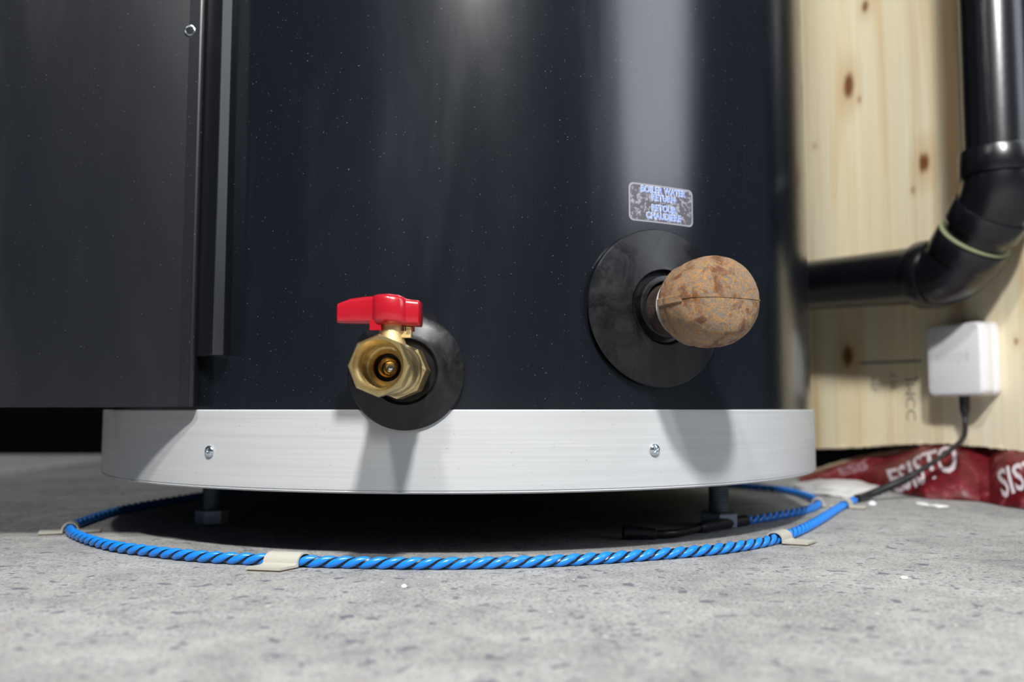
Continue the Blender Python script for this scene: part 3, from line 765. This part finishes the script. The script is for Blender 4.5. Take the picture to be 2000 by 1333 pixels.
# ------------------------------------------------------------ beige cable clips
M_PAD = plain('brown_adhesive', (0.20, 0.13, 0.06), 0.7)
def proj(p):
    v = p - Vector((0, 0, EYE)); f = v.y * math.cos(PITCH) + v.z * math.sin(PITCH)
    return 1000 + FPX * v.x / f, 666.5 - FPX * (v.z * math.cos(PITCH) - v.y * math.sin(PITCH)) / f
def clip(px, py, wid, label, la=0.0155, lb=0.0155, skew=0.0, flip=False):
    i = min(range(1, len(path) - 1), key=lambda k: (lambda q: (q[0] - px) ** 2 + (q[1] - py) ** 2)(proj(path[k])))
    c = path[i]; t = path[i + 1] - path[i - 1]; t.z = 0; t.normalize(); nrm = Vector((t.y, -t.x, 0))
    if nrm.dot(Vector((-c.x * 0.0, -1, 0))) < 0 and not flip: t = -t; nrm = -nrm
    R = 0.0050; th = 0.0010; prof_o = []; prof_i = []
    # outer profile across the cable (a = across, z = up), inner offset by th
    n = 12
    out = [(la, 0.0), (la, th * 1.3), (R + th + 0.0012, th * 1.3), (R + th + 0.0003, th * 1.6)] + [((R + th * .6) * math.cos(k / n * PI), 0.0022 + (R + th * .4) * math.sin(k / n * PI)) for k in range(n + 1)] + [(-R - th - 0.0003, th * 1.6), (-R - th - 0.0012, th * 1.3), (-lb, th * 1.3), (-lb, 0.0)]
    inn = [(-R + th * 0.4, 0.0)] + [((R - th * .4) * math.cos(PI - k / n * PI), 0.0022 + (R - th * .6) * math.sin(PI - k / n * PI)) for k in range(n + 1)] + [(R - th * 0.4, 0.0)]
    pr = out + inn; m = len(pr); vs = []
    for sgn in (-1, 1):
        for (a, z) in pr: vs.append(t * (sgn * wid / 2 + a * skew) + nrm * a + Vector((0, 0, z + 0.0009)))
    fs = [(i, (i + 1) % m, m + (i + 1) % m, m + i) for i in range(m)]
    no = len(out)
    mbm = MB(); mbm.add(vs, fs)
    # side faces as quads between outer hump and inner arch
    for base in (0, m):
        for k in range(n):
            o1 = 4 + k; o2 = 5 + k; i1 = no + 1 + (n - k); i2 = no + 1 + (n - k - 1)
            mbm.f.append((base + o1, base + o2, base + i2, base + i1))
        mbm.f.append((base + 0, base + 1, base + 2, base + 3, base + 4, base + no + 1 + n, base + no + 2 + n))
        mbm.f.append((base + no - 1, base + no - 2, base + no - 3, base + no - 4, base + 4 + n, base + no + 1, base + no))
    o = mbm.build('cable_clip', M_BEIGE, None, ang=40); o.location = (c.x, c.y, 0)
    pad = MB()
    for a0, a1 in ((R + 0.002, la - 0.0006), (-lb + 0.0006, -R - 0.002)):
        if a1 - a0 > 0.001:
            q = [t * (sg * (wid / 2 - 0.0006) + a * skew) + nrm * a for a in (a0, a1) for sg in (-1, 1)]
            pad.add([v for v in q] + [v + Vector((0, 0, 0.0009)) for v in q], [(0, 1, 3, 2), (4, 6, 7, 5), (0, 4, 5, 1), (2, 3, 7, 6), (0, 2, 6, 4), (1, 5, 7, 3)])
    pad.build('adhesive_pad', M_PAD, o, smooth=False)
    tag(o, label, 'cable clip', 'beige clips holding the blue cable'); return o
clip(563, 1095, 0.0205, 'beige clip over the blue cable at the front left of the tank', 0.0170, 0.010, -0.40)
clip(1521, 1050, 0.0165, 'beige clip over the blue cable at the front right of the tank', 0.020, 0.010, 0.3)
clip(138, 1033, 0.014, 'shaded clip at the far left bend of the blue cable', 0.020, 0.020)
clip(1650, 986, 0.016, 'clip on the blue cable beside its black sleeve', 0.018, 0.012)
clip(1597, 984, 0.015, 'clip at the inner bend of the blue cable near the right foot', 0.012, 0.006, 0, True)

# ------------------------------------------------------------ red membrane under the timber
def mem_mat():
    m, nt, b = newmat('red_membrane')
    n = noise_node(nt, pos(nt), 60, 5, 0.7, 0.4)
    c = ramp(nt, n.outputs['Fac'], [(0.35, (0.07, 0.003, 0.007)), (0.55, (0.15, 0.006, 0.012)), (0.74, (0.36, 0.11, 0.13))])
    nt.links.new(c, b.inputs['Base Color']); b.inputs['Roughness'].default_value = 0.42
    bumpn(nt, b, n.outputs['Fac'], 0.3, 0.001); return m
M_MEM = mem_mat()
mcols = [  # (pixel x, top y, bottom y, bottom depth, lean of top behind bottom, bulge)
    (1560, 934, 946, 1.10, 0.02, 0.000), (1600, 922, 942, 1.10, 0.04, 0.004), (1640, 908, 944, 1.08, 0.05, 0.006), (1690, 895, 950, 1.03, 0.05, 0.008), (1730, 888, 958, 0.985, 0.05, 0.010), (1770, 881, 968, 0.93, 0.06, 0.014),
    (1810, 874, 975, 0.905, 0.06, 0.018), (1850, 868, 977, 0.895, 0.06, 0.020), (1885, 862, 979, 0.885, 0.06, 0.018), (1915, 860, 981, 0.876, 0.055, 0.006), (1932, 860, 984, 0.868, 0.05, -0.002), (1950, 860, 988, 0.858, 0.05, 0.006), (1975, 862, 992, 0.848, 0.05, 0.014), (2010, 866, 997, 0.835, 0.05, 0.016), (2060, 870, 1003, 0.82, 0.05, 0.012), (2120, 876, 1010, 0.805, 0.05, 0.01)]
cols_f = []
for (px, ty, by, dep, lean, bul) in mcols:
    bpt = on_floor(px, by, 0.0); tpt = wall_hit(px, ty, -0.030) if px > 1700 else at(px, ty, bpt.y + lean)
    if px > 1800: tpt.z = max(tpt.z, bottom_z((tpt - W0).dot(WT)) + 0.004)
    cols_f.append((bpt, tpt, bul))
NU = 16 * (len(cols_f) - 1); NV = 40
def mem_at(u, v):                                # u 0..1 along, v 0..1 up
    t = u * (len(cols_f) - 1); i = min(int(t), len(cols_f) - 2); f = t - i; f = f * f * (3 - 2 * f) * 0.5 + f * 0.5
    b0 = cols_f[i][0].lerp(cols_f[i + 1][0], f); t0 = cols_f[i][1].lerp(cols_f[i + 1][1], f); bl = cols_f[i][2] * (1 - f) + cols_f[i + 1][2] * f
    p = b0.lerp(t0, v); s = math.sin(PI * min(v * 1.0, 1)) ** 0.8
    return p + (WN * 0.8 + Vector((0, -0.5, 0.35))) * bl * s + Vector((0, 0, 0.0015 * noise.noise(p * 60)))
vs = [mem_at(i / NU, j / NV) for j in range(NV + 1) for i in range(NU + 1)]
fs = [(j * (NU + 1) + i, j * (NU + 1) + i + 1, (j + 1) * (NU + 1) + i + 1, (j + 1) * (NU + 1) + i) for j in range(NV) for i in range(NU)]
mem = fromdata('membrane_sheet', vs, fs, M_MEM, ang=60)
md = mem.modifiers.new('thickness', 'SOLIDIFY'); md.thickness = 0.0012; md.offset = -1
tag(mem, 'crumpled red membrane with white printed lettering under the pine boards', 'membrane')
M_MTX = plain('white_print', (0.62, 0.56, 0.60), 0.5, bump=0.5, bscale=300)
M_MTX2 = plain('faint_print', (0.34, 0.20, 0.23), 0.5)  # duller, darker tone of the print for the left lettering
def mem_n(u, v):
    e = 0.004; a = mem_at(min(u + e, 1), v) - mem_at(max(u - e, 0), v); b_ = mem_at(u, min(v + e, 1)) - mem_at(u, max(v - e, 0))
    n = a.cross(b_).normalized(); return n if n.y < 0 or n.x < 0 else -n
def u_of(px):
    for i in range(len(mcols) - 1):
        if px <= mcols[i + 1][0]: return (i + (px - mcols[i][0]) / (mcols[i + 1][0] - mcols[i][0])) / (len(mcols) - 1)
def memtext(body, px0, v0, px_per, v_per, slope, mat, size=1.0):
    def f(c):
        u = u_of(min(max(px0 + c.x * px_per - c.y * slope * 10, 1560), 2110)); v = min(max(v0 + c.y * v_per + c.x * slope * 0.1, 0.02), 0.98)
        p = mem_at(u, v); n = mem_n(u, v); n = n if n.dot(Vector((0, 0, EYE)) - p) > 0 else -n
        return p + n * 0.0016
    return textmesh('lettering', body, size, f, mat, mem, align='LEFT', offset=0.02, sub=0.2)
memtext('ESISTO', 1750, 0.0, 44, 0.60, 1.3, M_MTX)
memtext('SISTO', 1964, 0.10, 44, 0.50, 1.2, M_MTX)
memtext('ESIS', 1650, 0.30, 34, 0.45, 1.2, M_MTX2)
# tan torn edge of sheathing above it
mb = MB()
pe = [Vector(at(px, py, d)) for px, py, d in ((1540, 934, 1.18), (1600, 921, 1.14), (1650, 905, 1.11), (1700, 893, 1.07), (1760, 883, 1.02), (1820, 873, 0.97), (1870, 866, 0.94))]
pe = catmull(pe, 6)
mb.tube(pe, [0.0052 - 0.0034 * i / len(pe) + 0.0005 * math.sin(i * 1.7) for i in range(len(pe))], 6)
te = mb.build('membrane_border', plain('tan_backing', (0.33, 0.26, 0.17), 0.7, bump=0.5), mem)

# lumpy concrete residue at the slab edge
def lump(px, py, rx, ry, rz, seed, label, mat=M_CONC, name='concrete_lump', cat='concrete lump', group=None):
    c = on_floor(px, py, 0); bm = bmesh.new(); bmesh.ops.create_icosphere(bm, subdivisions=4 if rx > .01 else 2, radius=1)
    for v in bm.verts:
        k = 1 + 0.22 * noise.noise(v.co * 2.1 + Vector((seed, 0, 0))) + 0.08 * noise.noise(v.co * 7 + Vector((0, seed, 0)))
        v.co = Vector((v.co.x * rx * k, v.co.y * ry * k, max(v.co.z, -0.25) * rz * k))
    zmin = min(v.co.z for v in bm.verts)
    for v in bm.verts: v.co.z -= zmin + (0.0004 if rx > .01 else 0)
    me = bpy.data.meshes.new(name); bm.to_mesh(me); bm.free(); o = link(name, me, mat, None, ang=70); o.location = (c.x, c.y, 0)
    tag(o, label, cat, group); return o
M_CEM = plain('pale_cement', (0.52, 0.51, 0.50), 0.85, bump=0.8, bscale=180)
lump(1630, 963, 0.050, 0.050, 0.0105, 3.1, 'pale rough concrete ridge at slab edge before red membrane', M_CEM)
M_CRUMB = plain('white_crumb', (0.78, 0.78, 0.76), 0.7, bump=0.5)
lump(1703, 989, 0.0036, 0.0036, 0.0040, 1.2, 'round white crumb on floor under the black lead wire', M_CRUMB, 'plaster_crumb', 'crumb')
lump(1800, 986, 0.0050, 0.012, 0.0016, 5.2, 'flat cream plaster scrap on floor left of its elongated twin', M_CRUMB, 'plaster_crumb', 'crumb')
lump(1832, 990, 0.0090, 0.010, 0.0014, 8.2, 'longer cream plaster scrap on floor before the membrane lettering', M_CRUMB, 'plaster_crumb', 'crumb')
lump(1766, 1131, 0.0022, 0.0022, 0.0011, 2.2, 'small white chip on open floor at right', M_CRUMB, 'plaster_crumb', 'crumb')
lump(789, 1148, 0.0016, 0.0020, 0.0012, 4.2, 'tiny white chip on floor in front of the blue cable', M_CRUMB, 'plaster_crumb', 'crumb')
